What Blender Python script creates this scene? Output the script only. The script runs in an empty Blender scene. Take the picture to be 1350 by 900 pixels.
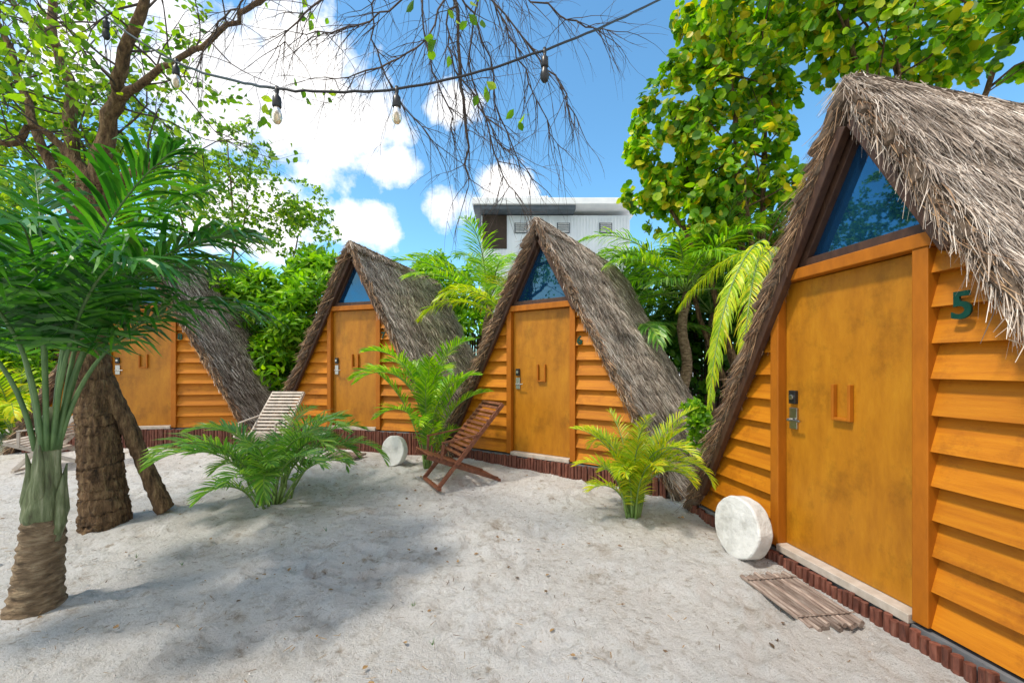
import bpy, math, random
import numpy as np
from mathutils import Vector, Matrix
rng = np.random.default_rng(7); random.seed(7)
S = bpy.context.scene
FPX = 540.0; HOR = 485.0; CH = 1.5
def P(px, py, Y): return np.array([(px-675)/FPX*Y, Y, CH+(HOR-py)/FPX*Y])
def sm(t): t=np.clip(t,0,1); return t*t*(3-2*t)
def gz(x,y): return 0.10*sm((np.asarray(y,float)-3)/4.0)

# ---------------- materials ----------------
def newmat(name):
    m=bpy.data.materials.new(name); m.use_nodes=True
    nt=m.node_tree; b=nt.nodes['Principled BSDF']; return m,nt,b
def ramp(nt, cols, fac=None):
    r=nt.nodes.new('ShaderNodeValToRGB'); e=r.color_ramp.elements
    n=len(cols)
    cols=[(c if len(c)==2 else (i/(n-1),c)) for i,c in enumerate(cols)]
    e[0].position=cols[0][0]; e[0].color=(*cols[0][1],1)
    e[1].position=cols[-1][0]; e[1].color=(*cols[-1][1],1)
    for p,c in cols[1:-1]:
        k=e.new(p); k.color=(*c,1)
    if fac is not None: nt.links.new(fac,r.inputs[0])
    return r.outputs[0]
def noise(nt, scale, stretch=(1,1,1), detail=6, rough=.6, coord='Object'):
    tc=nt.nodes.new('ShaderNodeTexCoord'); mp=nt.nodes.new('ShaderNodeMapping')
    mp.inputs['Scale'].default_value=stretch
    nt.links.new(tc.outputs[coord],mp.inputs[0])
    n=nt.nodes.new('ShaderNodeTexNoise'); n.inputs['Scale'].default_value=scale
    n.inputs['Detail'].default_value=detail; n.inputs['Roughness'].default_value=rough
    nt.links.new(mp.outputs[0],n.inputs['Vector']); return n.outputs['Fac']
def mixc(nt, a, b, fac, mode='MIX'):
    m=nt.nodes.new('ShaderNodeMix'); m.data_type='RGBA'; m.blend_type=mode
    if isinstance(fac,(int,float)): m.inputs[0].default_value=fac
    else: nt.links.new(fac,m.inputs[0])
    for v,i in ((a,6),(b,7)):
        if isinstance(v,tuple): m.inputs[i].default_value=(*v,1)
        else: nt.links.new(v,m.inputs[i])
    return m.outputs[2]
def math_(nt,op,a,b=0.0):
    m=nt.nodes.new('ShaderNodeMath'); m.operation=op
    for i,v in enumerate((a,b)):
        if isinstance(v,(int,float)): m.inputs[i].default_value=v
        else: nt.links.new(v,m.inputs[i])
    return m.outputs[0]
def bump(nt,b,h,strength=.4,dist=.01):
    k=nt.nodes.new('ShaderNodeBump'); k.inputs['Strength'].default_value=strength
    k.inputs['Distance'].default_value=dist
    nt.links.new(h,k.inputs['Height']); nt.links.new(k.outputs[0],b.inputs['Normal'])
def island(nt):
    g=nt.nodes.new('ShaderNodeNewGeometry'); return g.outputs['Random Per Island']
def simple(name,cols,scale=8,stretch=(1,1,1),rough=.7,bs=.3,bd=.01,isl=0,metal=0,detail=6,spec=.4):
    m,nt,b=newmat(name)
    n=noise(nt,scale,stretch,detail); c=ramp(nt,[(0.28,cols[0])]+[(.28+.44*(i+1)/(len(cols)-1),k) for i,k in enumerate(cols[1:])],n)
    if isl>0:
        g=ramp(nt,[(1-isl,)*3,(1,1,1)],island(nt)); c=mixc(nt,c,g,1.0,'MULTIPLY')
    nt.links.new(c,b.inputs['Base Color']); b.inputs['Roughness'].default_value=rough
    b.inputs['Metallic'].default_value=metal; b.inputs['Specular IOR Level'].default_value=spec
    if bs>0: bump(nt,b,n,bs,bd)
    return m
def leafmat(name,cols,trans=.35,rough=.45,spec=.4):
    m,nt,b=newmat(name)
    c=ramp(nt,cols,island(nt))
    n=noise(nt,1.3,detail=2); sh=ramp(nt,[(.3,(.65,.7,.65)),(.7,(1.15,1.15,1.0))],n)
    c=mixc(nt,c,sh,1.0,'MULTIPLY')
    nt.links.new(c,b.inputs['Base Color']); b.inputs['Roughness'].default_value=rough
    b.inputs['Specular IOR Level'].default_value=spec
    t=nt.nodes.new('ShaderNodeBsdfTranslucent')
    c2=mixc(nt,c,(1.7,1.8,.4),1.0,'MULTIPLY'); nt.links.new(c2,t.inputs[0])
    mx=nt.nodes.new('ShaderNodeMixShader'); mx.inputs[0].default_value=trans
    out=nt.nodes['Material Output']
    nt.links.new(b.outputs[0],mx.inputs[1]); nt.links.new(t.outputs[0],mx.inputs[2]); nt.links.new(mx.outputs[0],out.inputs[0])
    return m

M={}
m,nt,b=newmat('painted_board')
n1=noise(nt,5,(.5,6,6),6); n2=noise(nt,3,(1,1,1),8,.75); n3=noise(nt,70,(.3,3,3),3)
c=ramp(nt,[(.3,(.44,.14,.003)),(.5,(.53,.18,.004)),(.72,(.60,.225,.006))],n1)
c=mixc(nt,c,ramp(nt,[(.3,(.60,.54,.48)),(.48,(1.0,1.0,1.0))],n2),1.0,'MULTIPLY')
c=mixc(nt,c,ramp(nt,[(.78,.76,.74),(1,1,1)],island(nt)),1.0,'MULTIPLY')
nt.links.new(c,b.inputs['Base Color']); b.inputs['Roughness'].default_value=.55; b.inputs['Specular IOR Level'].default_value=.3; bump(nt,b,n3,.3,.004); M['board']=m
m,nt,b=newmat('painted_door')
n1=noise(nt,4,(1.8,1.8,.5),9,.7); n2=noise(nt,2.6,(1,1,.8),9,.75); n3=noise(nt,60,(3,3,.25),4)
c=ramp(nt,[(.3,(.31,.11,.004)),(.52,(.41,.158,.006)),(.72,(.49,.21,.010))],n1)
c=mixc(nt,c,ramp(nt,[(.32,(.55,.56,.54)),(.5,(1.0,1.0,1.0))],n2),1.0,'MULTIPLY')
nt.links.new(c,b.inputs['Base Color']); b.inputs['Roughness'].default_value=.45; b.inputs['Specular IOR Level'].default_value=.35; bump(nt,b,n3,.2,.004); M['door']=m
M['frame']=simple('door_frame_paint',[(.32,.095,.003),(.45,.14,.005)],8,(2,2,.6),.55,.25,.004,.1,spec=.3)
M['brown']=simple('brown_wood',[(.045,.02,.012),(.10,.048,.026)],10,(3,3,1),.55,.3,.004,.2)
M['dark']=simple('dark_wood',[(.03,.018,.01),(.05,.03,.018)],8)
M['stake']=simple('stake_wood',[(.07,.022,.014),(.2,.065,.04),(.28,.12,.08)],14,(3,3,.7),.6,.5,.01,.45)
M['thatch_base']=simple('thatch_base',[(.06,.04,.026),(.18,.13,.09)],30,(1,.3,.3),.95,.9,.03)
def strawmat(name,cols):
    m,nt,b=newmat(name); c=ramp(nt,cols,island(nt))
    n=noise(nt,1.6,detail=7,rough=.7); c=mixc(nt,c,ramp(nt,[(.3,(.58,.54,.51)),(.62,(1.1,1.1,1.1))],n),1.0,'MULTIPLY')
    nt.links.new(c,b.inputs['Base Color']); b.inputs['Roughness'].default_value=.8; return m
M['straw']=strawmat('thatch_straw',[(.13,.09,.065),(.36,.28,.215),(.58,.48,.39),(.80,.71,.61)])
M['straw_edge']=strawmat('thatch_edge_straw',[(.10,.05,.025),(.28,.155,.08),(.55,.36,.2)])
m,nt,b=newmat('window_glass'); b.inputs['Base Color'].default_value=(.003,.025,.07,1); b.inputs['Roughness'].default_value=.02
b.inputs['Specular IOR Level'].default_value=1.0; b.inputs['IOR'].default_value=1.8; b.inputs['Specular Tint'].default_value=(.3,.7,1,1); M['glass']=m
M['metal']=simple('brushed_metal',[(.35,.34,.32),(.5,.48,.45)],20,rough=.3,bs=0,metal=1)
M['black']=simple('black_plastic',[(.012,.012,.013),(.02,.02,.02)],20,rough=.35,bs=0)
M['green']=simple('green_number_paint',[(.003,.04,.025),(.005,.06,.04)],20,rough=.5,bs=0,spec=.2)
M['bark']=simple('tree_bark',[(.03,.017,.008),(.20,.115,.055),(.42,.28,.14)],10,(2.8,2.8,.7),.9,1.0,.14,detail=12)
M['twig']=simple('twig_bark',[(.03,.022,.018),(.09,.06,.045)],12,rough=.8,bs=.2)
M['palmtrunk']=simple('palm_trunk',[(.07,.045,.025),(.22,.15,.085),(.42,.32,.20)],9,(1.2,1.2,3.5),.85,1.0,.06,detail=11)
M['sheath']=simple('palm_sheath',[(.05,.045,.02),(.13,.16,.07),(.30,.31,.19)],7,(5,5,.8),.6,.6,.015,detail=10)
M['petiole']=simple('palm_petiole',[(.05,.11,.035),(.14,.23,.08)],7,(3,3,.8),.5,.2,.005)
M['stem']=simple('green_stem',[(.10,.19,.04),(.22,.32,.08)],9,rough=.5,bs=.1)
M['teak']=simple('chair_teak',[(.085,.028,.015),(.22,.075,.035),(.32,.12,.065)],12,(2,2,2),.5,.2,.003,.35)
M['palewood']=simple('weathered_wood',[(.42,.35,.28),(.66,.58,.5)],12,rough=.7,bs=.2,isl=.25)
M['stone']=simple('white_stone',[(.38,.37,.34),(.62,.61,.58),(.73,.72,.69)],7,rough=.85,bs=.9,bd=.03,detail=12)
M['matwood']=simple('mat_logs',[(.12,.07,.05),(.34,.25,.2),(.52,.42,.35)],14,(4,.6,4),.8,.5,.006,.6)
M['white']=simple('white_wall',[(.66,.71,.76),(.8,.83,.86)],3,(1,1,.3),.7,.1)
M['grey']=simple('grey_trim',[(.05,.07,.09),(.10,.12,.14)],4,rough=.6,bs=0)
M['roofw']=simple('roof_sheet',[(.66,.68,.70),(.8,.8,.8)],3,rough=.5,bs=0)
M['block']=simple('concrete_base',[(.1,.1,.11),(.22,.22,.22)],8,rough=.9,bs=.4)
M['lf_tree']=leafmat('tree_leaf',[(.04,.11,.008),(.10,.22,.012),(.22,.37,.02),(.40,.48,.03)],.5)
M['lf_bush']=leafmat('bush_leaf',[(.05,.16,.004),(.14,.33,.007),(.25,.48,.012),(.40,.60,.02)],.4)
M['lf_grape']=leafmat('sea_grape_leaf',[(.04,.12,.005),(.11,.27,.007),(.22,.42,.010),(.42,.53,.015),(.60,.42,.02)],.45)
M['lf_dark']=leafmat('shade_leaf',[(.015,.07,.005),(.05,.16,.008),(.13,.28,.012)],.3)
M['pl_dark']=leafmat('palm_leaf_dark',[(.012,.07,.012),(.035,.16,.02),(.10,.29,.03)],.35,.3,.5)
M['pl_mid']=leafmat('palm_leaf_green',[(.07,.21,.04),(.16,.35,.06),(.34,.50,.08)],.35,.35,.5)
M['pl_yel']=leafmat('palm_leaf_yellow',[(.20,.35,.01),(.40,.54,.02),(.60,.64,.022),(.68,.52,.03)],.4,.4)
M['pl_lime']=leafmat('palm_leaf_lime',[(.09,.26,.01),(.22,.44,.013),(.44,.58,.02)],.4,.4)
M['litter']=strawmat('dead_leaf',[(.10,.06,.03),(.22,.13,.06),(.36,.22,.08),(.30,.2,.09)])
M['pebble']=strawmat('sand_clod',[(.35,.29,.23),(.55,.5,.44),(.75,.72,.68)])
M['bulb']=newmat('bulb_glass')[0]
bb=M['bulb'].node_tree.nodes['Principled BSDF']; bb.inputs['Base Color'].default_value=(.75,.6,.4,1); bb.inputs['Roughness'].default_value=.1; bb.inputs['Transmission Weight'].default_value=.6
m,nt,b=newmat('sand')
a1=noise(nt,.7,detail=8,rough=.65); a2=noise(nt,14,detail=8,rough=.75); a3=noise(nt,130,detail=4,rough=.8); a4=noise(nt,5,detail=8,rough=.78); a5=noise(nt,2.2,(1,1,1),9,.8)
c=ramp(nt,[(.3,(.72,.675,.62)),(.5,(.84,.81,.77)),(.7,(.89,.87,.85))],a1)
c=mixc(nt,c,ramp(nt,[(.32,(.66,.62,.57)),(.47,(1,1,1))],a2),1.0,'MULTIPLY')
c=mixc(nt,c,ramp(nt,[(.32,(.55,.5,.45)),(.44,(1,1,1))],a3),1.0,'MULTIPLY')
c=mixc(nt,c,ramp(nt,[(.32,(.52,.43,.34)),(.42,(1,1,1))],a4),1.0,'MULTIPLY')
c=mixc(nt,c,ramp(nt,[(.34,(.74,.68,.61)),(.45,(1,1,1))],a5),1.0,'MULTIPLY')
nt.links.new(c,b.inputs['Base Color']); b.inputs['Roughness'].default_value=.95; b.inputs['Specular IOR Level'].default_value=.1
h=math_(nt,'ADD',math_(nt,'MULTIPLY',a2,1.0),math_(nt,'MULTIPLY',a3,.35)); h=math_(nt,'ADD',h,math_(nt,'MULTIPLY',a4,1.2))
bump(nt,b,h,1.0,.06); M['sand']=m

# ---------------- mesh helpers ----------------
class MB:
    def __init__(s): s.v=[]; s.f=[]; s.mi=[]
    def add(s,vs,fs,mi=0):
        o=len(s.v); s.v.extend([tuple(map(float,p)) for p in vs]); s.f.extend([tuple(i+o for i in f) for f in fs]); s.mi.extend([mi]*len(fs))
    def box(s,x0,x1,y0,y1,z0,z1,mi=0):
        s.add([(x0,y0,z0),(x1,y0,z0),(x1,y1,z0),(x0,y1,z0),(x0,y0,z1),(x1,y0,z1),(x1,y1,z1),(x0,y1,z1)],
              [(0,3,2,1),(4,5,6,7),(0,1,5,4),(1,2,6,5),(2,3,7,6),(3,0,4,7)],mi)
    def prism(s,poly,y0,y1,mi=0):
        n=len(poly)
        s.add([(x,y0,z) for x,z in poly]+[(x,y1,z) for x,z in poly],
              [tuple(range(n)),tuple(range(2*n-1,n-1,-1))]+[(i,i+n,(i+1)%n+n,(i+1)%n) for i in range(n)],mi)
    def beam(s,p0,p1,w,h,up=(0,0,1),mi=0):
        p0=Vector(p0);p1=Vector(p1);d=(p1-p0).normalized();sd=d.cross(Vector(up)).normalized();u=sd.cross(d)
        vs=[]
        for p in (p0,p1):
            for a,c in ((-1,-1),(1,-1),(1,1),(-1,1)): vs.append(p+sd*a*w/2+u*c*h/2)
        s.add(vs,[(0,3,2,1),(4,5,6,7),(0,1,5,4),(1,2,6,5),(2,3,7,6),(3,0,4,7)],mi)
    def tube(s,pts,rad,n=8,mi=0,jit=0,cap=True):
        pts=[Vector(p) for p in pts]; vs=[];fs=[]
        ref=Vector((.3,.9,.2)).normalized()
        for i,p in enumerate(pts):
            t=(pts[min(i+1,len(pts)-1)]-pts[max(i-1,0)]).normalized()
            a=t.cross(ref)
            if a.length<.1: a=t.cross(Vector((1,0,0)))
            a.normalize(); c=t.cross(a); r=rad[i] if hasattr(rad,'__len__') else rad
            for k in range(n):
                th=2*math.pi*k/n; rr=r*(1+jit*random.uniform(-1,1))
                vs.append(p+a*math.cos(th)*rr+c*math.sin(th)*rr)
        for i in range(len(pts)-1):
            for k in range(n):
                fs.append((i*n+k,i*n+(k+1)%n,(i+1)*n+(k+1)%n,(i+1)*n+k))
        if cap: fs.append(tuple(range(n-1,-1,-1))); fs.append(tuple(range((len(pts)-1)*n,len(pts)*n)))
        s.add(vs,fs,mi)
    def lathe(s,prof,c,n=16,mi=0):
        vs=[];fs=[]
        for r,z in prof:
            for k in range(n):
                a=2*math.pi*k/n; vs.append((c[0]+r*math.cos(a),c[1]+r*math.sin(a),c[2]+z))
        for i in range(len(prof)-1):
            for k in range(n): fs.append((i*n+k,i*n+(k+1)%n,(i+1)*n+(k+1)%n,(i+1)*n+k))
        s.add(vs,fs,mi)
    def obj(s,name,mats,parent=None,smooth=False,bevel=0):
        me=bpy.data.meshes.new(name); me.from_pydata(s.v,[],s.f)
        for mm in mats: me.materials.append(mm)
        me.polygons.foreach_set('material_index',s.mi)
        if smooth: me.polygons.foreach_set('use_smooth',[True]*len(s.f))
        me.update(); o=bpy.data.objects.new(name,me); S.collection.objects.link(o)
        if parent: o.parent=parent
        if bevel:
            bm=o.modifiers.new('b','BEVEL'); bm.width=bevel; bm.segments=2; bm.limit_method='ANGLE'
        return o
def npobj(name,V,Fc,mat,parent=None,smooth=False):
    me=bpy.data.meshes.new(name); me.from_pydata(V.reshape(-1,3).tolist(),[],Fc.tolist() if hasattr(Fc,'tolist') else Fc)
    me.materials.append(mat)
    if smooth: me.polygons.foreach_set('use_smooth',[True]*len(me.polygons))
    me.update(); o=bpy.data.objects.new(name,me); S.collection.objects.link(o)
    if parent: o.parent=parent
    return o
def empty(name,loc=(0,0,0),rz=0):
    e=bpy.data.objects.new(name,None); e.location=loc; e.rotation_euler=(0,0,rz); S.collection.objects.link(e); return e
def nrm(a): return a/np.maximum(np.linalg.norm(a,axis=-1,keepdims=True),1e-9)
T_OVATE=(np.array([(0,0,0),(-.28,.3,.06),(-.3,.6,.07),(0,1,-.06),(.3,.6,.07),(.28,.3,.06)],float),[(0,3,2,1),(0,5,4,3)])
T_LANCE=(np.array([(0,0,0),(-.15,.3,.04),(-.17,.65,.04),(0,1,-.1),(.17,.65,.04),(.15,.3,.04)],float),[(0,3,2,1),(0,5,4,3)])
T_ROUND=(np.array([(0,0,0),(-.32,.1,.05),(-.52,.42,.09),(-.4,.82,.07),(0,1,-.02),(.4,.82,.07),(.52,.42,.09),(.32,.1,.05)],float),[(0,4,3,2,1),(0,7,6,5,4)])
T_PEB=(np.array([(-.5,-.4,-.2),(.5,-.35,-.2),(.45,.5,-.2),(-.4,.4,-.2),(.05,0,.4)],float),[(0,1,4),(1,2,4),(2,3,4),(3,0,4)])
def leaves(name,tmpl,pos,fwd,nor,size,mat,parent=None):
    tv,tf=tmpl; n=len(pos); f=nrm(fwd); s=nrm(np.cross(f,nor)); u=np.cross(s,f)
    V=pos[:,None,:]+size[:,None,None]*(tv[None,:,0:1]*s[:,None,:]+tv[None,:,1:2]*f[:,None,:]+tv[None,:,2:3]*u[:,None,:])
    k=len(tv); off=(np.arange(n)*k)[:,None]
    F=[]
    for q in tf: F.extend((np.array(q)[None,:]+off).tolist())
    return npobj(name,V,F,mat,parent)
def rosettes(tips,dirs,per,size,spread=1.0,jit=.03,flat=.0):
    tips=np.repeat(tips,per,0); d=nrm(np.repeat(dirs,per,0)); n=len(tips)
    r=rng.normal(size=(n,3)); r=nrm(r-(r*d).sum(1,keepdims=True)*d)
    f=nrm(d*rng.uniform(.15,1.0,(n,1))+r*spread+np.array([0,0,-.15]))
    nor=nrm(d+np.array([0,0,.5+flat])+rng.normal(size=(n,3))*.3)
    sz=size*rng.uniform(.65,1.25,n)
    return tips+rng.normal(size=(n,3))*jit,f,nor,sz

# ---------------- ground ----------------
tile=rng.normal(size=(256,256))
for _ in range(2): tile=(tile+np.roll(tile,1,0)+np.roll(tile,1,1)+np.roll(tile,(1,1),(0,1)))/4
tile/=tile.std()
def tn(x,y,f):
    X=x*f; Y=y*f; i=np.floor(X).astype(int); j=np.floor(Y).astype(int); a=sm(X-i); b_=sm(Y-j)
    g=lambda p,q: tile[p%256,q%256]
    return g(i,j)*(1-a)*(1-b_)+g(i+1,j)*a*(1-b_)+g(i,j+1)*(1-a)*b_+g(i+1,j+1)*a*b_
N=640; t=np.linspace(-1,1,N)
w2=np.sign(t)*np.where(np.abs(t)<.8,np.abs(t)*10,8+ (np.sinh((np.abs(t)-.8)*30)/np.sinh(6))*600)
gx=w2; gy=w2+4
GX,GY=np.meshgrid(gx,gy,indexing='ij')
GZ=gz(GX,GY)+ (tn(GX,GY,1.7)*.012+tn(GX+31,GY+7,5)*.009+tn(GX+3,GY+70,13)*.006)*(np.abs(GX)<9)
for k in range(420):
    fx=rng.uniform(-5,2.0); fy=rng.uniform(1.0,6.5); an=rng.uniform(0,3.14)
    dx=(GX-fx)*math.cos(an)+(GY-fy)*math.sin(an); dy=-(GX-fx)*math.sin(an)+(GY-fy)*math.cos(an)
    q=(dx/.13)**2+(dy/.055)**2; GZ+= -.022*np.exp(-q*q)+.013*np.exp(-((q-1.9)**2)/.5)
V=np.stack([GX,GY,GZ],-1); idx=np.arange(N*N).reshape(N,N)
Fq=np.stack([idx[:-1,:-1],idx[1:,:-1],idx[1:,1:],idx[:-1,1:]],-1).reshape(-1,4)
npobj('sand_ground',V,Fq,M['sand'],smooth=True)

# ---------------- cabins ----------------
K=1.87; TH=math.atan(K); cT,sT=math.cos(TH),math.sin(TH); THK=.085
def num_off(s): return ord(s[0])*3.7
def ribbon(p,d,nor,ln,w,name,mat,parent,nj=.45):
    n=len(p); r=rng.normal(size=(n,3))
    if nor is not None: r=r*nj+np.asarray(nor)[None,:]
    s=nrm(np.cross(d,r)); u=np.cross(s,d)
    V=np.empty((n,6,3)); hw=(w/2)[:,None]; L=ln[:,None]
    bend=rng.normal(0,.06,n)[:,None]*L
    V[:,0]=p-s*hw; V[:,1]=p+s*hw; V[:,2]=p+d*L*.5+s*hw; V[:,3]=p+d*L*.5-s*hw
    V[:,4]=p+d*L+s*hw*.5-u*np.abs(bend)+s*bend; V[:,5]=p+d*L-s*hw*.5-u*np.abs(bend)+s*bend
    o=(np.arange(n)*6)[:,None]
    F=np.concatenate([o+np.array([[0,1,2,3]]),o+np.array([[3,2,4,5]])])
    npobj(name,V,F,mat,parent)
def cabin(cx,cy,d,F,A,num,du=0.0,over=.18,L=3.0,nst=9000,sw=.012,g0=0.0,ns=.15,nx=.57,nzz=1.54,sag=0.0,fr=1.0):
    ang=math.atan2(d[1],d[0]); E=empty('a_frame_cabin',(cx,cy,0),ang)
    Ai=A-THK/cT-.01; HD=F+2.12
    hw=lambda z:(Ai-z)/K
    mb=MB(); z=F
    while z<HD-.01:
        z1=min(z+.19,HD)
        for sgn in (-1,1):
            a0=du+sgn*hw(z); a1=du+sgn*hw(z1); e=sgn*.54
            if sgn*(a0-e)<0.01: continue
            if sgn*(a1-e)<0.0: a1=e+sgn*.002
            y0=-.072+rng.uniform(-.007,.007); y1=-.006
            j=rng.uniform(-.004,.004); j2=j+rng.uniform(-.006,.006)
            vs=[(a0,y0,z+j),(e,y0,z+j2),(e,y1,z1+.014),(a1,y1,z1+.014),(a0,.01,z+j),(e,.01,z+j2),(e,.01,z1+.014),(a1,.01,z1+.014)]
            fs=[(0,1,2,3),(7,6,5,4),(0,4,5,1),(1,5,6,2),(2,6,7,3),(3,7,4,0)]
            if sgn>0: fs=[tuple(reversed(f)) for f in fs]
            mb.add(vs,fs)
        z=z1
    mb.obj('siding',[M['board']],E,bevel=.004)
    mb=MB(); mb.prism([(du-hw(F-.02),F-.02),(du+hw(F-.02),F-.02),(du,Ai)],.015,.06); 
    mb.prism([(du-hw(F-.02),F-.02),(du+hw(F-.02),F-.02),(du,Ai-sag*L)],L-.1,L-.05); mb.obj('inner_wall',[M['dark']],E)
    mb=MB(); mb.box(-.462,.462,-.022,.012,F+.035,F+2.035); mb.obj('door',[M['door']],E,bevel=.004)
    mb=MB()
    mb.box(-.545,-.466,-.09,.013,F,F+2.04); mb.box(.466,.545,-.09,.013,F,F+2.04)
    mb.box(-.56,.56,-.097,.013,F+2.041,F+2.12)
    mb.obj('door_frame',[M['frame']],E,bevel=.005)
    mb=MB(); mb.box(-.464,.464,-.11,.012,F-.02,F+.032); mb.obj('door_sill',[M['palewood']],E,bevel=.004)
    mb=MB(); mb.box(-.415,-.345,-.04,-.023,F+.93,F+1.09,0); mb.box(-.41,-.35,-.05,-.023,F+1.12,F+1.22,1)
    mb.tube([(-.38,-.045,F+1.0),(-.38,-.085,F+1.0)],.012,10,0); mb.tube([(-.385,-.085,F+1.0),(-.27,-.085,F+1.0)],.009,10,0)
    mb.tube([(-.38,-.03,F+1.17),(-.38,-.062,F+1.17)],.02,14,0)
    mb.obj('door_lock',[M['metal'],M['black']],E,bevel=.003)
    mb=MB(); mb.box(-.055,-.035,-.055,-.0235,F+1.04,F+1.28); mb.box(.06,.08,-.055,-.0235,F+1.04,F+1.28); mb.box(-.0345,.0595,-.055,-.0235,F+1.04,F+1.06)
    mb.obj('door_hanger',[M['frame']],E,bevel=.003)
    b0=HD+.002; o=[(du-hw(b0),b0),(du+hw(b0),b0),(du,Ai)]
    wI=.085; bi=b0+.06; 
    ii=[(du-(hw(bi)-wI/sT),bi),(du+(hw(bi)-wI/sT),bi),(du,Ai-wI/cT)]
    mb=MB()
    for k in range(3):
        q=(k+1)%3; mb.prism([o[k],o[q],ii[q],ii[k]],-.06,.014)
    mb.obj('window_frame',[M['brown']],E,bevel=.004)
    mb=MB(); mb.add([(x,-.012,z) for x,z in ii],[(0,1,2)]); mb.obj('window_glass',[M['glass']],E)
    mb=MB()
    for sg in (-1,1):
        zz=.03/cT; zb=HD-.12 if sg>0 else g0+.25
        mb.beam((du+sg*(Ai-zz-zb)/K,-.112,zb),(du+sg*.030,-.112,Ai-zz-.056),.06,.06,up=(sg*sT,0,cT))
    mb.obj('barge_beams',[M['brown']],E,bevel=.006)
    mb=MB(); u=du-hw(F)-.05
    while u<du+hw(F)+.05:
        r=rng.uniform(.017,.025); mb.tube([(u,-.125,g0-.15),(u+rng.uniform(-.006,.006),-.125,F-.025+rng.uniform(-.015,.012))],r,7); u+=r*2+.002
    mb.obj('base_stakes',[M['stake']],E,smooth=False)
    mb=MB(); mb.box(du-hw(F),du+hw(F),-.085,L,g0-.2,F-.022); mb.obj('foundation',[M['block']],E)
    cu=bpy.data.curves.new('n','FONT'); cu.body=num; cu.size=ns; cu.extrude=.006; cu.offset=.004
    to=bpy.data.objects.new('tmp',cu); S.collection.objects.link(to); bpy.context.view_layer.update()
    me=bpy.data.meshes.new_from_object(to.evaluated_get(bpy.context.evaluated_depsgraph_get())); bpy.data.objects.remove(to)
    me.materials.clear(); me.materials.append(M['green']); no=bpy.data.objects.new('number',me); S.collection.objects.link(no); no.parent=E
    no.rotation_euler=(math.radians(90),0,0); no.location=(nx,-.084,F+nzz)
    Ls=(A-g0+.02)/sT; NU,NT=40,60
    for sg in (-1,1):
        vv=np.linspace(-over,L,NU); tt=np.linspace(0,Ls,NT)
        VV,TT=np.meshgrid(vv,tt,indexing='ij')
        SF=lambda v,t_: -sag*np.clip(v,0,9)*(1-t_/Ls)
        fz=lambda v,t_: tn(v*1.0+num_off(num),t_+sg*9,2.2)*.024+tn(v+40,t_+sg*9,5)*.014+((t_/.33)%1.0)*.035-.03
        off=fz(VV,TT)
        outn=np.array([sg*sT,0,cT]); dn=np.array([sg*cT,0,-sT])
        base=np.array([du,0,A])
        top=base+VV[...,None]*np.array([0,1,0])+TT[...,None]*dn+off[...,None]*outn+SF(VV,TT)[...,None]*np.array([0,0,1])
        bot=base+VV[...,None]*np.array([0,1,0])+TT[...,None]*dn-THK*outn+SF(VV,TT)[...,None]*np.array([0,0,1])
        Vs=np.concatenate([top.reshape(-1,3),bot.reshape(-1,3)]); id1=np.arange(NU*NT).reshape(NU,NT); id2=id1+NU*NT
        f=[]
        for I in (id1,id2): f+=np.stack([I[:-1,:-1],I[1:,:-1],I[1:,1:],I[:-1,1:]],-1).reshape(-1,4).tolist()
        for e in (0,-1):
            f+=np.stack([id1[e,:-1],id1[e,1:],id2[e,1:],id2[e,:-1]],-1).tolist()
            f+=np.stack([id1[:-1,e],id1[1:,e],id2[1:,e],id2[:-1,e]],-1).tolist()
        npobj('thatch_slab',Vs,f,M['thatch_base'],E)
        n=nst if sg>0 else int(nst*.4)
        v=rng.uniform(-over-.01,L+.02,n); crs=np.floor(rng.uniform(0,Ls/.11,n))*.11+rng.normal(size=n)*.03
        t0=np.clip(crs-.1,0,Ls-.05)
        ln=rng.uniform(.08,.24,n)
        p=base+v[:,None]*np.array([0,1,0])+t0[:,None]*dn+(rng.uniform(-.01,.02,n)+fz(v,t0))[:,None]*outn+SF(v,t0)[:,None]*np.array([0,0,1])
        swirl=tn(v+9,t0,1.1)*.20
        dd=nrm(dn[None,:]+outn[None,:]*rng.normal(.09,.07,n)[:,None]+np.array([0,1,0])[None,:]*(rng.normal(0,.26,n)+.1+swirl)[:,None])
        ribbon(p,dd,outn,ln,rng.uniform(.5,1.2,n)*sw,'thatch_straw',M['straw'],E,.3)
        n=int(nst*(.08 if sg>0 else .05)*fr); t0=rng.uniform(.05,Ls-.1,n)
        p=base+np.stack([0*t0,-over+rng.uniform(-.02,.10,n),0*t0],-1)+t0[:,None]*dn+rng.uniform(-.07,.01,n)[:,None]*outn
        dd=nrm(dn[None,:]*rng.uniform(.6,1,n)[:,None]+np.array([0,0,-.45])+outn[None,:]*rng.normal(0,.14,n)[:,None]+np.array([0,1,0])[None,:]*rng.normal(-.22,.32,n)[:,None])
        ribbon(p,dd,None,rng.uniform(.08,.34,n)*rng.uniform(.5,1,n)*(1 if fr>=1 else .7),rng.uniform(.4,1.0,n)*sw,'thatch_fringe',M['straw'] if sg>0 else M['straw_edge'],E)
        nb=int(Ls/.10); ps=[];ds=[]
        mbv=MB()
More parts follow.
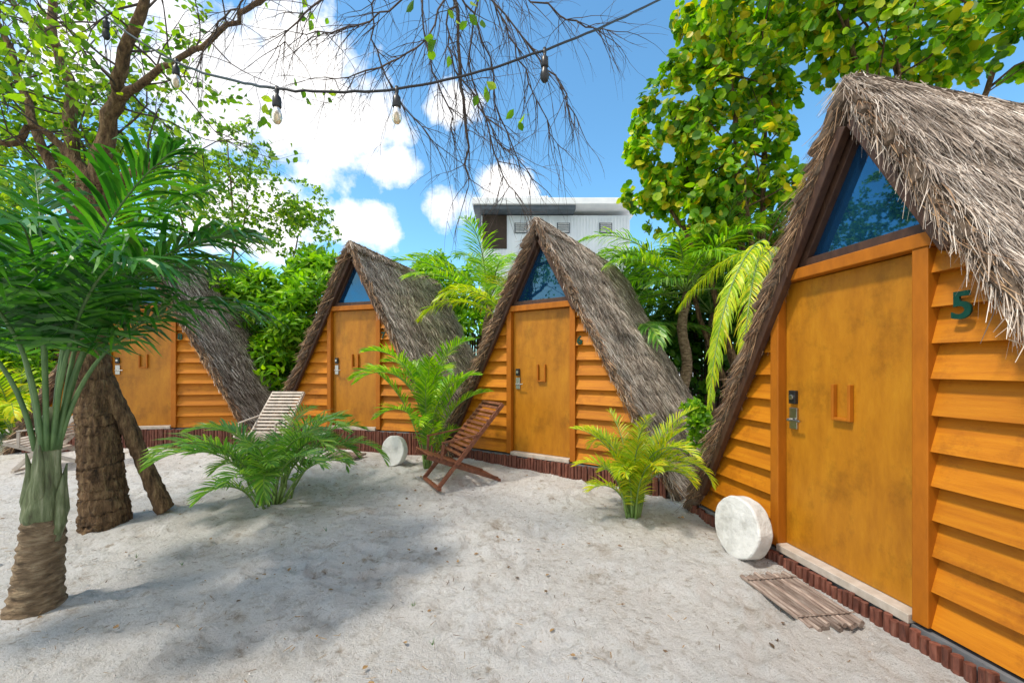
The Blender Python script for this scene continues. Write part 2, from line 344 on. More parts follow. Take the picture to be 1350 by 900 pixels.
        for k in range(1,nb):
            tb=k*.10+rng.uniform(-.02,.02)+.05; c=base+np.array([0,-over,0])+tb*dn-outn*rng.uniform(.02,.055)
            bd=nrm(dn+np.array([0,1,0])*rng.uniform(-.45,.0)+outn*rng.uniform(.0,.6 if sg<0 else .2))
            r0=rng.uniform(.022,.045 if sg<0 else .032)
            mbv.tube([c-bd*.10,c-bd*.03,c+bd*.05,c+bd*.12],[r0*.6,r0*1.15,r0,r0*.75],8,jit=.22)
            m2=30
            ps.append(c+rng.normal(size=(m2,3))*.024); ds.append(nrm(bd+rng.normal(size=(m2,3))*.14))
        mbv.obj('verge_bundles',[M['thatch_base']],E)
        ps=np.concatenate(ps); ds=np.concatenate(ds)
        ribbon(ps-ds*.08,ds,None,rng.uniform(.12,.26,len(ps)),rng.uniform(.5,1.1,len(ps))*sw,'verge_straw',M['straw_edge'],E)
    n=int(nst*.14); v=rng.uniform(-over-.02,L,n); sg=np.where(rng.random(n)>.5,1,-1)
    p=np.array([du,0,A-.025])+np.stack([rng.normal(0,.02,n),v,rng.uniform(-.01,.025,n)-sag*np.clip(v,0,9)],-1)
    dd=nrm(np.stack([sg*cT*1.3,rng.normal(0,.25,n),-sT*rng.uniform(.6,1.2,n)],-1))
    ribbon(p,dd,None,rng.uniform(.10,.22,n),rng.uniform(.5,1.2,n)*sw,'ridge_straw',M['straw'],E)
    mb=MB(); mb.tube([(du,v_,A-.065-sag*max(v_,0)) for v_ in [-over+.05+k*(L+over-.08)/10 for k in range(11)]],.042,9,jit=.15); mb.obj('ridge_roll',[M['thatch_base']],E)
    return E

def unit(a,b): l=math.hypot(a,b); return (a/l,b/l)
cabin(2.225,2.735,unit(.15,-1),.11,3.35,'5',du=.13,over=.13,nst=80000,sw=.0052,ns=.19,nx=.64,nzz=1.64,sag=.06)
cabin(.42,5.72,unit(.83,-.56),.27,3.56,'6',over=.17,nst=44000,sw=.0085,g0=.06,sag=.02,fr=.6)
cabin(-2.72,7.15,unit(.954,-.3),.46,3.68,'7',over=.17,nst=26000,sw=.0105,g0=.08,sag=.02,fr=.6)
cabin(-6.45,7.18,unit(.98,.17),.46,3.68,'8',over=.17,nst=15000,sw=.012,g0=.08,fr=.6)

# ---------------- palms ----------------
def frond(mbS,mbL,base,az,el0,length,droop,nl,ll,lw,v=.25,gdroop=.5,t0=.2,stem_r=.012,twist=0,pw=1.6):
    NS=18; pts=[Vector(base)]; tans=[]
    for i in range(NS):
        t=i/NS; el=el0-droop*(t**pw); dv=Vector((math.cos(az)*math.cos(el),math.sin(az)*math.cos(el),math.sin(el)))
        tans.append(dv); pts.append(pts[-1]+dv*length/NS); az+=twist/NS
    tans.append(tans[-1])
    mbS.tube(pts,[stem_r*(1-.8*i/NS) for i in range(NS+1)],5)
    for k in range(nl):
        t=t0+(1-t0)*(k+.5)/nl; fi=t*NS; i=min(int(fi),NS-1); fr=fi-i
        p=pts[i].lerp(pts[i+1],fr); T=tans[i]; Sd=Vector((math.sin(az),-math.cos(az),0))
        Sd=(Sd-T*Sd.dot(T)).normalized(); U=Sd.cross(T)
        q=(t-t0)/(1-t0); prof=(math.sin(math.pi*min(1,(q*.82+.14)))**.6)
        for sg in (-1,1):
            a=math.radians(62-40*q+random.uniform(-9,9))
            D=(T*math.cos(a)+Sd*sg*math.sin(a)+U*(v+random.uniform(-.15,.15))).normalized()
            Ln=ll*prof*random.uniform(.75,1.1)
            W=(T-D*T.dot(D)).normalized(); W=(W+U*random.uniform(-.4,.4)).normalized()
            vs=[];c=p.copy();dd=D.copy(); hs=[.45,1,.85,.0]; NSg=3
            for s_ in range(NSg+1):
                h=lw*hs[s_]/2
                if s_<NSg: vs+= [c-W*h,c+W*h]
                else: vs.append(c)
                if s_<NSg:
                    dd=(dd+Vector((0,0,-gdroop*(s_+.5)/NSg*random.uniform(.5,1.5)))).normalized(); c=c+dd*Ln/NSg
            mbL.add(vs,[(0,1,3,2),(2,3,5,4),(4,5,6)])
def palm(name,base,specs,mat,ll,lw,nl=34,trunk=None,v=.25,gd=.5,t0=.2,stem_r=.012,stemmat='stem',pw=1.6):
    E=empty(name,(0,0,0)); a=MB(); l=MB()
    for (b,az,el,L,dr,tw) in specs: frond(a,l,b,az,el,L,dr,nl,ll,lw,v,gd,t0,stem_r,tw,pw)
    a.obj('stems',[M[stemmat]],E,smooth=True); l.obj('leaflets',[M[mat]],E)
    return E
R=random.uniform
def cluster(name,x,y,n,L,mat,ll,lw,spread=.12,el=(.7,1.4),dr=(1.0,1.9),nl=30,z=None,bz=.25,**kw):
    z=float(gz(x,y) if z is None else z); sp=[]; cn=MB()
    for i in range(n):
        a=i*2.399+R(-.3,.3); r=spread*R(.2,1); h=R(0,bz)
        b=(x+r*math.cos(a),y+r*math.sin(a),z+h)
        sp.append((b,a,R(*el),L*R(.55,1.15),R(*dr),R(-.4,.4)))
        cn.tube([(x+r*.5*math.cos(a),y+r*.5*math.sin(a),z-.03),b],[.016,.012],6)
    E=palm(name,None,sp,mat,ll,lw,nl,**kw); cn.obj('canes',[M['stem']],E,smooth=True); return E
cluster('areca_palm',-2.62,4.45,32,1.2,'pl_mid',.28,.016,spread=.22,el=(.95,1.52),dr=(1.4,2.8),nl=40,t0=.22,gd=.4,v=.4)
cluster('areca_palm',-1.22,5.85,24,1.28,'pl_lime',.28,.018,spread=.10,el=(1.25,1.55),dr=(.6,2.2),nl=38,t0=.3,bz=.95,gd=.35,v=.4)
cluster('areca_palm',1.20,4.05,32,1.0,'pl_yel',.20,.011,spread=.10,el=(1.2,1.56),dr=(.6,3.0),nl=40,t0=.2,bz=.3,v=.45,gd=.4)
def crown(name,c,n,L,mat,ll,lw,el=(-.1,1.3),dr=(.8,1.7),nl=46,trunk=True,r=.09,**kw):
    sp=[]
    for i in range(n):
        a=i*2.399+R(-.2,.2); sp.append(((c[0],c[1],c[2]),a,R(*el),L*R(.8,1.1),R(*dr),R(-.3,.3)))
    E=palm(name,None,sp,mat,ll,lw,nl,stem_r=.02,**kw)
    if trunk:
        mb=MB(); n2=14; mb.tube([(c[0]+.05*math.sin(k),c[1],c[2]*k/n2-.1+.1*k/n2) for k in range(n2+1)],[r*(1.25-.4*k/n2)*(1+.06*(k%2)) for k in range(n2+1)],10); mb.obj('trunk',[M['palmtrunk']],E,smooth=True)
    return E
crown('coconut_palm',(-.55,9.2,2.9),16,2.4,'pl_lime',.6,.026,el=(.1,1.45),gd=.5)
crown('coconut_palm',(3.2,7.6,2.9),20,2.3,'pl_lime',.6,.024,el=(.0,1.2),gd=.8,dr=(1.0,2.0))
crown('coconut_palm',(4.0,8.2,2.6),18,2.4,'pl_mid',.6,.028,el=(.0,1.35),gd=.8)
crown('coconut_palm',(2.2,8.6,2.1),14,2.2,'pl_mid',.6,.028,el=(.2,1.35),gd=.8)
E=palm('areca_palm',None,[((3.10,4.94,3.00),3.72,.15,2.45,1.62,.0),((3.12,5.0,2.95),3.95,.1,2.2,1.58,.0),((3.1,5.0,2.9),3.5,.1,1.8,1.62,.0),((3.3,5.1,2.9),2.0,1.1,1.8,2.0,.1),((3.3,5.1,2.9),1.2,1.1,1.8,1.8,.1)],'pl_yel',.30,.017,nl=76,gd=1.3,stem_r=.014,pw=.38,v=.0,t0=.06)
mb=MB(); mb.tube([(3.45,5.2,0),(3.4,5.2,1.5),(3.15,5.0,2.97)],[.05,.04,.03],8); mb.obj('trunk',[M['stem']],E,smooth=True)
E=palm('areca_palm',None,[((.0,7.6,2.2),3.0,.75,2.1,1.9,.1),((0,7.6,2.3),2.6,.9,1.9,1.3,.1),((0,7.6,2.3),3.5,.9,1.7,1.9,.1),((0,7.6,2.3),1.9,1.2,1.7,1.2,.1)],'pl_yel',.5,.024,nl=54,gd=.8,stem_r=.014)
mb=MB(); mb.tube([(0,7.6,0),(0,7.62,1.2),(0,7.6,2.35)],[.06,.05,.04],8); mb.obj('trunk',[M['stem']],E,smooth=True)

# foreground palm
bx,by=-3.05,2.62
sp=[]
for az,el,L,dr,tw in [(.1,1.40,2.0,1.45,0),(.5,1.44,2.05,1.3,.2),(-.35,1.38,1.8,1.8,-.2),(1.2,1.44,2.0,1.5,0),(2.0,1.45,2.1,1.2,0),(3.0,1.42,1.9,1.4,0),(-1.2,1.45,1.7,2.1,0),(-2.3,1.42,1.7,1.9,0),(.8,1.5,2.2,.9,.3),(-.1,1.50,2.15,1.0,0),(.3,1.34,1.7,1.9,.1),(-.8,1.42,1.8,1.7,0),(2.5,1.5,2.2,.8,0)]:
    sp.append(((bx+.05*math.cos(az)+.08,by+.05*math.sin(az),.98),az,el,L,dr,tw))
E=palm('bottle_palm',None,sp,'pl_dark',.58,.030,nl=48,v=.2,gd=.8,t0=.36,stem_r=.016,stemmat='petiole')
mb=MB(); z=0; pr=[]
while z<.6: pr.append((z,.118-.04*z+ (.006 if len(pr)%3 else -.004)+.03*math.exp(-z*14))); z+=.022
mb.tube([(bx+.10*z,by,z-.05) for z,r in pr],[r for z,r in pr],28,jit=.06); mb.obj('trunk',[M['palmtrunk']],E,smooth=True)
mb=MB(); pr=[(.48,.08),(.56,.10),(.68,.085),(.8,.07),(.95,.06),(1.1,.05),(1.25,.025)]
mb.tube([(bx+.08*z,by,z) for z,r in pr],[r for z,r in pr],20,jit=.06)
for k in range(7):
    a=k*1.3; z0=.40+.05*k; rr=.10-.008*k
    mb.tube([(bx+.05+rr*.8*math.cos(a),by+rr*.8*math.sin(a),z0),(bx+.06+rr*math.cos(a),by+rr*math.sin(a),z0+.12),(bx+.07+rr*.9*math.cos(a),by+rr*.9*math.sin(a),z0+.3),(bx+.07+rr*1.1*math.cos(a),by+rr*1.1*math.sin(a),z0+.42)],[.02,.03,.018,.004],9,jit=.08)
mb.obj('crownshaft',[M['sheath']],E,smooth=True)

# ---------------- branching trees ----------------
def poly(pts,rad,mb,n=8,sub=4,jit=.06,wob=.02):
    out=[];rr=[]
    for i in range(len(pts)-1):
        for k in range(sub):
            f=k/sub
            p0=pts[max(i-1,0)];p1=pts[i];p2=pts[i+1];p3=pts[min(i+2,len(pts)-1)]
            q=.5*((2*p1)+(-p0+p2)*f+(2*p0-5*p1+4*p2-p3)*f*f+(-p0+3*p1-3*p2+p3)*f**3)
            out.append(q+rng.normal(size=3)*wob); rr.append(rad[i]*(1-f)+rad[i+1]*f)
    out.append(pts[-1]); rr.append(rad[-1]); mb.tube(out,rr,n,jit=jit); return out,rr
def grow(mb,p,d,L,r,depth,tips,droop=0.,kids=3,ang=.7,wander=.18,n=5):
    pts=[np.array(p)]; d=nrm(np.array(d,float)); seg=5
    for i in range(seg):
        d=nrm(d+rng.normal(size=3)*wander+np.array([0,0,-droop])); pts.append(pts[-1]+d*L/seg)
    mb.tube(pts,[r*(1-.6*i/seg) for i in range(seg+1)],n,cap=False)
    if depth==0:
        for q in pts[2:]: tips.append((q,d.copy()))
        return
    for k in range(kids):
        i=1+int(rng.integers(1,seg)); dd=nrm(d+rng.normal(size=3)*ang)
        grow(mb,pts[i],dd,L*rng.uniform(.5,.8),r*.5,depth-1,tips,droop,kids,ang,wander,max(3,n-1))
    grow(mb,pts[-1],d,L*.7,r*.4,depth-1,tips,droop,kids,ang,wander,max(3,n-1))

E=empty('shade_tree'); mb=MB(); tw=MB(); tips=[]
Y=3.95
tr=[P(140,712,Y),P(136,640,Y),P(128,560,Y),P(118,470,Y),P(108,390,Y),P(116,310,Y),P(126,245,Y)]
poly(tr,[.20,.165,.15,.14,.13,.125,.12],mb,44,26,.085,.003)
st=[P(218,672,4.15),P(190,610,4.12),P(168,560,4.05),P(135,500,3.98)]
poly(st,[.08,.065,.07,.09],mb,20,14,.09,.003)
limbs=[([P(126,250,3.95),P(142,170,3.9),P(162,90,3.8),P(188,0,3.7),P(205,-120,3.6)],[.10,.07,.05,.04,.03]),
 ([P(120,262,3.95),P(95,200,4.0),P(92,120,4.1),P(70,30,4.2),P(60,-90,4.2)],[.09,.06,.05,.04,.03]),
 ([P(150,135,3.88),P(182,110,3.7),P(240,75,3.5),P(300,35,3.3),P(345,0,3.2),P(430,-70,3.1),P(560,-90,3.0),P(680,-80,3.0)],[.04,.03,.022,.018,.018,.018,.018,.012]),
 ([P(128,248,3.95),P(172,232,3.9),P(222,200,3.8)],[.05,.04,.03]),
 ([P(100,212,4.0),P(50,170,3.9),P(0,190,3.8),P(-70,150,3.6)],[.045,.03,.025,.02]),
 ([P(80,70,4.15),P(35,20,4.0),P(-20,-30,3.8)],[.03,.025,.02]),
 ([P(110,300,3.98),P(60,200,4.05),P(20,90,4.1),P(-10,0,4.1)],[.06,.04,.03,.02])]
for li,(pts,rad) in enumerate(limbs):
    o,rr=poly(pts,rad,mb,8,5,.08,.015)
    for i in range(3,len(o),1 if li in (0,1,4,5,6) else 2):
        dirp=nrm(o[min(i+1,len(o)-1)]-o[i-1]); dd=nrm(dirp*.5+rng.normal(size=3)*.8+np.array([0,0,.2]))
        grow(tw,o[i],dd,rng.uniform(.4,.9),max(.006,min(.011,rr[i]*.3)),2,tips,kids=2)
mb.obj('trunk_and_limbs',[M['bark']],E,smooth=True); tw.obj('twigs',[M['twig']],E)
tp=np.array([t_[0] for t_ in tips]); td=np.array([t_[1] for t_ in tips])
keep=rng.random(len(tp))<np.where(tp[:,0]/tp[:,1]>-.74,.13,np.where(tp[:,0]/tp[:,1]<-.95,.62,.42))
keep&= ~((tp[:,2]>4.9)&(rng.random(len(tp))<.85))
tp=tp[keep];td=td[keep]; print('tips',len(tp))
a=rosettes(tp,td,4,.078,1.1,.05); leaves('leaves',T_OVATE,*a,M['lf_tree'],E)

E=empty('bare_hanging_branches'); tw=MB(); dm=[]
tw.tube([P(430,-70,3.1),P(520,-60,3.05),P(600,-40,3.0),P(680,-60,3.0)],[.03,.03,.025,.02],7)
mains=[[(600,-40),(605,60),(612,150),(618,245)],[(600,-30),(560,50),(500,90),(430,105)],[(600,-20),(640,60),(660,150),(700,235)],
 [(610,-40),(680,40),(730,100),(760,155)],[(590,-40),(500,20),(450,40),(400,45)],[(520,-60),(490,30),(520,120),(575,190)],
 [(640,-50),(620,80),(650,200),(680,260)],[(470,-60),(400,20),(370,60)],[(560,-50),(560,60),(590,140),(600,180)],[(620,-60),(690,-10),(760,30),(800,40)],
 [(600,0),(590,60),(630,140),(670,200)],[(440,-60),(330,-5),(290,30),(260,90)],[(620,-50),(660,20),(690,90),(735,190)]]
for mi_,mm in enumerate(mains):
    yy=rng.uniform(2.8,3.3); pts=[P(a_,b_,yy+.05*i) for i,(a_,b_) in enumerate(mm)]
    r0=.018 if mi_==0 else .009
    o,rr=poly(pts,[r0]+[r0*.7]*(len(pts)-2)+[.003],tw,5,5,.1,.012)
    for i in range(2,len(o)):
        for _ in range(2):
            dirp=nrm(o[min(i+1,len(o)-1)]-o[i-1]); dd=nrm(dirp*.9+rng.normal(size=3)*.5+np.array([0,0,-.3]))
            grow(tw,o[i],dd,rng.uniform(.2,.42),.0036,1,dm,droop=.05,kids=2,wander=.10,ang=.5,n=4)
tw.obj('twigs',[M['twig']],E)

# ---------------- foliage masses ----------------
def blob_tips(c,rad,ncl,per,cr=(.35,.7),low=False):
    c=np.array(c);rad=np.array(rad); T=[];D=[]
    for k in range(ncl):
        u=nrm(rng.normal(size=3)); q=c+u*rad*rng.uniform(.45,1.0)
        r=rng.uniform(*cr); m_=per; dd=nrm(rng.normal(size=(m_,3))+u*.7+np.array([0,0,.35]))
        T.append(q+dd*r*rng.uniform(.6,1,(m_,1))); D.append(dd)
    T=np.concatenate(T);D=np.concatenate(D); k=T[:,2]>.05; return T[k],D[k]
def foliage(name,blobs,mat,tmpl,size,per=7,trunk=None,spread=1.0,flat=0.,lr=1.0):
    E=empty(name); Ts=[];Ds=[]
    for bl in blobs:
        T,D=blob_tips(*bl); Ts.append(T);Ds.append(D)
    T=np.concatenate(Ts);D=np.concatenate(Ds)
    a=rosettes(T,D,per,size,spread,size*.25,flat); leaves('leaves',tmpl,*a,mat,E)
    mb=MB()
    for bl in blobs:
        c=np.array(bl[0]); tb=np.array(trunk if trunk else (c[0],c[1],0)); tb=tb+rng.normal(size=3)*.1; tb[2]=-.1
        mid=tb*.4+c*.6+rng.normal(size=3)*.15
        o,rr=poly([tb,mid,c],[.09*lr,.06*lr,.03*lr],mb,7,5,.08,.02)
        for _ in range(14):
            q=o[int(rng.integers(len(o)//2,len(o)))]; e=T[int(rng.integers(0,len(T)))]
            if np.linalg.norm(e-q)<max(bl[1])*1.3: mb.tube([q,(q+e)/2+rng.normal(size=3)*.1,e],[.025*lr,.016*lr,.006],5,cap=False)
    mb.obj('branches',[M['bark']],E,smooth=True); return E
def B(px,py,Y,rx,ry,rz,n,per,cr=(.3,.6)): return (P(px,py,Y),(rx,ry,rz),n,per,cr)
foliage('broadleaf_bush',[B(350,430,9.6,1.3,.8,1.2,32,26),B(330,520,9.6,1.6,.7,1.2,18,20),B(425,400,9.9,.9,.7,1.2,18,24)],M['lf_bush'],T_LANCE,.22,8)
foliage('broadleaf_bush',[B(555,385,11.5,1.3,.7,.9,20,22),B(640,420,11.5,1.3,.7,1.0,14,20)],M['lf_bush'],T_LANCE,.22,7)
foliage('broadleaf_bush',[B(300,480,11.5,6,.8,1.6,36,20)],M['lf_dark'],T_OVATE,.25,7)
foliage('sea_grape_tree',[B(960,190,7.2,1.2,1.1,1.4,38,15,(.2,.5)),B(890,150,7.4,.6,.8,1.0,12,13,(.2,.4)),B(1010,60,7.0,1.4,1.1,1.0,30,14,(.2,.5)),B(1000,290,7.4,1.0,.8,.7,16,14),B(860,235,7.6,.5,.6,.5,7,12,(.15,.35)),B(960,10,6.8,.8,.8,.9,10,14),B(900,290,7.9,.6,.6,.5,8,12,(.2,.4))],M['lf_grape'],T_ROUND,.14,5,trunk=(4.6,7.6,0),lr=.8)
foliage('sea_grape_tree',[B(1180,40,6.0,1.5,1.0,.9,30,15,(.2,.5)),B(1330,30,5.6,1.3,1.0,.9,24,14,(.2,.5)),B(1100,-40,6.0,1.8,1.0,.8,16,14)],M['lf_grape'],T_ROUND,.125,5,trunk=(6.2,6.8,0),lr=.8)
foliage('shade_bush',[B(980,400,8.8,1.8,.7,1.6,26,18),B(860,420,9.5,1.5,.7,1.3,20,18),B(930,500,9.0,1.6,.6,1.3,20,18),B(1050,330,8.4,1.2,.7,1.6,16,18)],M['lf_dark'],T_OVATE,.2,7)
foliage('background_tree',[B(330,270,10.5,1.6,1.2,1.2,40,13,(.25,.55)),B(230,240,10.5,1.6,1.2,1.6,40,13,(.25,.55)),B(400,300,11,.9,.9,.7,16,11,(.2,.4)),B(300,190,10.5,1.2,1,.8,12,10,(.2,.4))],M['lf_tree'],T_OVATE,.095,8,trunk=(-8.5,10.6,0),lr=.45)
foliage('background_tree',[B(60,260,10,2.4,1.3,2.6,50,14),B(-150,250,9.5,2.4,1.4,2.6,40,14),B(60,470,10.5,3,1.0,1.6,36,16)],M['lf_tree'],T_OVATE,.15,7,trunk=(-11.5,10,0),lr=.6)
foliage('garden_shrub',[B(20,520,8.5,1.2,.7,.8,16,18),B(-120,500,7.5,1.5,.8,1.2,20,18)],M['lf_bush'],T_LANCE,.2,7)
cluster('areca_palm',-8.9,7.4,16,1.9,'pl_yel',.45,.035,el=(.8,1.45),nl=28)
foliage('climbing_shrub',[B(925,560,5.3,.12,.15,.38,9,12,(.06,.14))],M['lf_bush'],T_OVATE,.085,5,lr=.2)

# ---------------- fence ----------------
mb=MB(); pl=[(-14,9.5),(-8,11),(-2,11.3),(3.0,9.6),(5.8,7.6),(8,5.5)]
for i in range(len(pl)-1):
    a=np.array(pl[i]);b_=np.array(pl[i+1]); n=int(np.linalg.norm(b_-a)/.07)
    for k in range(n):
        q=a+(b_-a)*k/n; h=2.35+rng.uniform(-.12,.12); mb.tube([(q[0],q[1],-.1),(q[0]+rng.normal()*.01,q[1],h)],rng.uniform(.026,.034),6)
    for z in (.5,1.8): mb.beam((*a+.06,z),(*b_+.06,z),.04,.06)
mb.obj('stake_fence',[M['dark']])

# ---------------- background building ----------------
E=empty('white_building'); mb=MB(); y0=16.0; dz=.55
mb.box(-1.2,4.6,y0,y0+6,0,6.9+dz,0)
for k in range(48): mb.box(-1.2+k*.121,-1.2+k*.121+.05,y0-.025,y0-.002,0,6.85+dz,0)
mb.obj('walls',[M['white']],E)
mb=MB(); mb.box(-1.5,4.9,y0-.7,y0+6.3,7.08+dz,7.32+dz); mb.box(-1.2,2.0,y0+.5,y0+5,7.32+dz,7.62+dz); mb.obj('roof',[M['roofw']],E,bevel=.02)
mb=MB(); mb.box(-1.45,2.4,y0-.6,y0+6.2,6.93+dz,7.075+dz); mb.obj('eave',[M['grey']],E)
mb=MB(); 
for wx in (.1,1.75,3.4):
    mb.box(wx,wx+.5,y0-.06,y0-.03,6.2+dz,6.6+dz,0)
    for k in range(5): mb.beam((wx+.04,y0-.09,6.25+dz+k*.075),(wx+.46,y0-.09,6.25+dz+k*.075),.05,.012,up=(0,.5,1),mi=1)
mb.obj('louvre_windows',[M['grey'],M['roofw']],E)
mb=MB(); mb.box(-1.15,-.2,y0-.05,y0-.027,5.6+dz,6.9+dz,0); mb.obj('dark_panel',[M['dark']],E)  # dark sheet on the wall face, left end below the eave
mb=MB(); mb.box(.5,1.4,y0+1,y0+2.2,7.63+dz,8.0+dz); mb.box(.4,1.5,y0+.9,y0+2.3,8.002+dz,8.05+dz); mb.obj('roof_tank_housing',[M['roofw']],E,bevel=.02)

# ---------------- chairs ----------------
def chair(x,y,fw,mat,sc=1.0):
    E=empty('slatted_lounge_chair',(x,y,float(gz(x,y))+.005),math.atan2(fw[1],fw[0])); E.scale=(sc,)*3
    mb=MB(); W=.27
    for s_ in (-1,1):
        mb.beam((-.52,s_*W,.98),(.34,s_*W,.03),.028,.05,up=(1,0,1)); mb.beam((.46,s_*(W-.035),.40),(-.46,s_*(W-.035),.03),.026,.05)
        mb.beam((-.18,s_*(W+.022),.62),(.30,s_*(W+.022),.56),.03,.02); mb.beam((.28,s_*(W+.022),.55),(.30,s_*(W-.01),.34),.024,.03,up=(1,0,0))
    A_=Vector((-.52,0,.98));B_=Vector((.34,0,.03)); nn=Vector((.95,0,.86)).normalized()
    for k in range(13):
        f=.02+k*.052; c=A_.lerp(B_,f)+nn*.032; mb.beam(c+Vector((0,-W+.0,0)),c+Vector((0,W-.0,0)),.036,.013,up=nn)
    A_=Vector((.46,0,.40));B_=Vector((-.46,0,.03)); nn=Vector((-.37,0,.92)).normalized()
    for k in range(9):
        f=.02+k*.062; c=A_.lerp(B_,f)+nn*.033; mb.beam(c+Vector((0,-W-.01,0)),c+Vector((0,W+.01,0)),.040,.013,up=nn)
    mb.beam((.33,-W-.04,.02),(.33,W+.04,.02),.04,.035); mb.beam((-.46,-W-.02,.02),(-.46,W+.02,.02),.04,.035); mb.beam((-.02,-W,.43),(-.02,W,.43),.03,.03)
    mb.beam((-.50,-W,.96),(-.50,W,.96),.03,.045)
    mb.obj('frame_and_slats',[mat],E,bevel=.003)
chair(-.70,5.2,(-.90,-.5),M['teak'],1.0)
chair(-3.85,6.5,(-.05,-1),M['palewood'],1.0)
chair(-6.5,5.9,(-.95,-.35),M['palewood'])
def disc(x,y,r,th,az,tilt):
    mb=MB(); n=72; prof=[(0,-th/2),(r*.5,-th/2+.002),(r*.95,-th/2),(r*.985,-th/2+.006),(r,-th/2+.016),(r*.992,0),(r,th/2-.016),(r*.985,th/2-.006),(r*.95,th/2),(r*.5,th/2-.002),(0,th/2)]
    mb.lathe([(max(p[0],.001),p[1]) for p in prof],(0,0,0),n)
    vv=[]
    for i,(a_,b__,c_) in enumerate(mb.v):
        th_=math.atan2(b__,a_); s_=1+.012*math.sin(3*th_)+.008*math.sin(7*th_+1)+.004*math.sin(17*th_)
        vv.append((a_*s_,b__*s_,c_))
    mb.v=vv
    o=mb.obj('round_stone_slab',[M['stone']],smooth=False)
    nv=Vector((math.cos(az)*math.cos(tilt),math.sin(az)*math.cos(tilt),math.sin(tilt)))
    o.rotation_euler=nv.to_track_quat('Z','Y').to_euler(); o.location=(x,y,float(gz(x,y))+r*math.cos(tilt)-.012)
disc(1.84,3.28,.24,.13,math.radians(-168),.10)
disc(-1.72,6.0,.22,.10,math.radians(-120),.12)
def logmat(x0,x1,y0,y1,rot=0):
    mb=MB(); n=int((x1-x0)/.03); 
    for k in range(n):
        u=-(x1-x0)/2+(k+.5)*.03; e=(y1-y0)/2
        mb.tube([(u,-e+R(-.03,.03),.026),(u+R(-.004,.004),0,.030),(u,e+R(-.03,.03),.026)],R(.013,.018),7,jit=.12)
    for yy in (-.7,.7): mb.tube([(-(x1-x0)/2,yy*(y1-y0)/2,.046),((x1-x0)/2,yy*(y1-y0)/2,.046)],.005,5)
    o=mb.obj('log_doormat',[M['matwood']]); cx,cy=(x0+x1)/2,(y0+y1)/2; o.location=(cx,cy,float(gz(cx,cy))+.006); o.rotation_euler=(0,0,rot)
logmat(1.64,2.01,2.32,2.92,math.radians(7))
logmat(-2.95,-2.35,6.35,6.65,math.radians(-17))

# ---------------- string lights ----------------
E=empty('string_lights'); mb=MB()
cp=[P(60,-60,3.9),P(140,22,3.5),P(232,82,3.0),P(300,104,2.6),P(365,117,2.3),P(440,121,2.25),P(525,117,2.3),P(620,98,2.4),P(718,66,2.5),P(800,33,2.7),P(880,-5,3.0),P(1000,-60,3.6),P(1090,-120,5.0)]
poly(cp,[.0075]*len(cp),mb,6,6,0,.002)
mb.obj('cable',[M['black']],E,smooth=True)
sk=MB(); bl=MB()
for px,py,Yb,br in ((140,22,3.5,0),(232,80,3.0,1),(365,117,2.3,1),(523,117,2.3,1),(718,66,2.5,0)):
    c=P(px,py,Yb)
    sk.lathe([(.001,.012),(.010,.012),(.012,-.015),(.009,-.03),(.014,-.04),(.022,-.05),(.024,-.10),(.020,-.108),(.001,-.108)],c,12)
    bl.lathe([(.014,-.10),(.018,-.115),(.026,-.14),(.028,-.16),(.024,-.18),(.014,-.195),(.001,-.2)],c,14,0 if br else 1)
sk.obj('sockets',[M['black']],E,smooth=True); bl.obj('bulbs',[M['bulb'],M['black']],E,smooth=True)

# ---------------- litter ----------------
n=420; x=rng.uniform(-6,2.0,n); y=rng.uniform(1.2,7,n); p=np.stack([x,y,gz(x,y)+.012],-1)
a=rng.uniform(0,6.28,n); f=np.stack([np.cos(a),np.sin(a),rng.normal(0,.15,n)],-1); nr=np.array([0,0,1])+rng.normal(size=(n,3))*.3
leaves('leaf_litter',T_OVATE,p,f,nr,rng.uniform(.012,.045,n),M['litter'])
n=9000; x=rng.uniform(-6,2.3,n); y=1.2+rng.random(n)**1.4*6; zc=gz(x,y)+tn(x,y,1.7)*.012+tn(x+31,y+7,5)*.009+tn(x+3,y+70,13)*.006
ok=tn(x+5,y+5,1.5)+rng.normal(size=n)*.6>.2; x=x[ok];y=y[ok];zc=zc[ok]; n=len(x)
p=np.stack([x,y,zc+.002],-1); a=rng.uniform(0,6.28,n)
leaves('sand_clods',T_PEB,p,np.stack([np.cos(a),np.sin(a),0*a],-1),np.array([0,0,1.])+rng.normal(size=(n,3))*.2,rng.uniform(.004,.014,n)*rng.uniform(.5,1,n),M['pebble'])
n=2500; x=rng.uniform(-6,2.0,n); y=1.2+rng.random(n)**1.3*6; p=np.stack([x,y,gz(x,y)+.008],-1); a=rng.uniform(0,6.28,n)
ribbon(p,np.stack([np.cos(a),np.sin(a),0*a],-1),(0,0,1),rng.uniform(.01,.06,n),rng.uniform(.002,.005,n),'ground_debris',M['litter'],None)
mb=MB()
for px,py in ((570,850),(180,735),(240,745),(545,800),(205,665),(225,660),(430,700)):
    yy=810/(py-485); c=P(px,py,yy)
    for k in range(7):
        a_=R(0,6.28); l=R(.02,.05); mb.add([c+np.array([-.002,0,0]),c+np.array([.002,0,0]),c+np.array([l*.6*math.cos(a_),l*.6*math.sin(a_),l])],[(0,1,2)])
mb.obj('grass_sprouts',[M['lf_dark']])

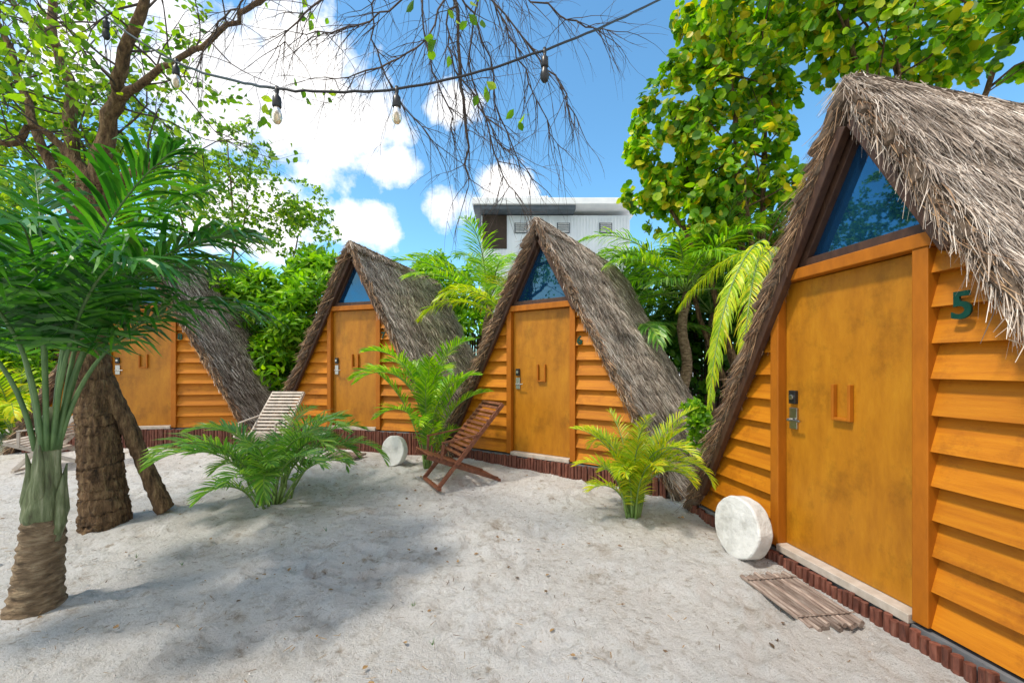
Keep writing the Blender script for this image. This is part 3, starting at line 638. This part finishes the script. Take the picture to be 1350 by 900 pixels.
# ---------------- world / sun / camera ----------------
sv=Vector((-.45,-.22,.86)).normalized(); elv=math.asin(sv.z)
W=bpy.data.worlds.new('World'); S.world=W; W.use_nodes=True; nt=W.node_tree; bg=nt.nodes['Background']
sky=nt.nodes.new('ShaderNodeTexSky'); sky.sky_type='NISHITA'; sky.sun_disc=False; sky.sun_elevation=elv; sky.sun_rotation=math.atan2(sv.x,sv.y)
sky.air_density=1.0; sky.dust_density=.3; sky.ozone_density=2.5
tc=nt.nodes.new('ShaderNodeTexCoord'); 
nz=nt.nodes.new('ShaderNodeTexNoise'); nz.inputs['Scale'].default_value=7; nz.inputs['Detail'].default_value=9; nz.inputs['Roughness'].default_value=.6
nt.links.new(tc.outputs['Generated'],nz.inputs['Vector'])
mx=None
def blob(d,r,k):
    global mx
    d=Vector(d).normalized()
    s=nt.nodes.new('ShaderNodeVectorMath'); s.operation='SUBTRACT'; nt.links.new(tc.outputs['Generated'],s.inputs[0]); s.inputs[1].default_value=d
    q=nt.nodes.new('ShaderNodeVectorMath'); q.operation='MULTIPLY'; nt.links.new(s.outputs[0],q.inputs[0]); q.inputs[1].default_value=(1,1,k)
    l=nt.nodes.new('ShaderNodeVectorMath'); l.operation='LENGTH'; nt.links.new(q.outputs[0],l.inputs[0])
    v=math_(nt,'SUBTRACT',1.0,math_(nt,'DIVIDE',l.outputs['Value'],r))
    mx=v if mx is None else math_(nt,'MAXIMUM',mx,v)
for px,py,r,k in ((370,140,.27,1.6),(270,100,.26,1.3),(470,150,.15,1.8),(515,218,.09,1.8),(595,272,.10,1.6),(665,245,.09,1.7),(485,300,.11,1.6),(330,280,.18,1.5),(590,140,.08,1.4)):
    blob(((px-675)/FPX,1,(HOR-py)/FPX),r,k)
for d,r in (((-1,-.5,.5),.8),((.8,-1,.5),.7),((-.2,-1,.5),.9),((1,.2,.6),.4),((-.1,-.5,1),.7)): blob(d,r,1.2)  # out-of-view clouds, added as bright soft fill light
mm=math_(nt,'ADD',mx,math_(nt,'MULTIPLY',math_(nt,'SUBTRACT',nz.outputs['Fac'],.5),2.6))
msk=ramp(nt,[(.15,(0,0,0)),(.32,(.45,.45,.45)),(.55,(1,1,1))],mm)
cc=ramp(nt,[(.3,(7.4,7.7,8.2)),(.6,(10.8,10.6,10.4))],nz.outputs['Fac'])
tint=mixc(nt,sky.outputs[0],(1.25,1.9,1.95),1.0,'MULTIPLY')
fin=mixc(nt,tint,cc,msk)
nt.links.new(fin,bg.inputs[0]); bg.inputs[1].default_value=.14
sl=bpy.data.lights.new('sun','SUN'); sl.energy=4.0; sl.angle=math.radians(6); sl.color=(1,.92,.80)
so=bpy.data.objects.new('sun',sl); so.rotation_euler=sv.to_track_quat('Z','Y').to_euler(); S.collection.objects.link(so)
cd=bpy.data.cameras.new('camera'); cd.sensor_width=36; cd.lens=FPX/1350*36; cd.shift_y=(HOR-450)/1350; cd.clip_end=3000; cd.clip_start=.05
co=bpy.data.objects.new('camera',cd); co.location=(0,0,CH); co.rotation_euler=(math.radians(90),0,0); S.collection.objects.link(co); S.camera=co
S.view_settings.view_transform='Standard'; S.view_settings.look='None'; S.view_settings.exposure=0
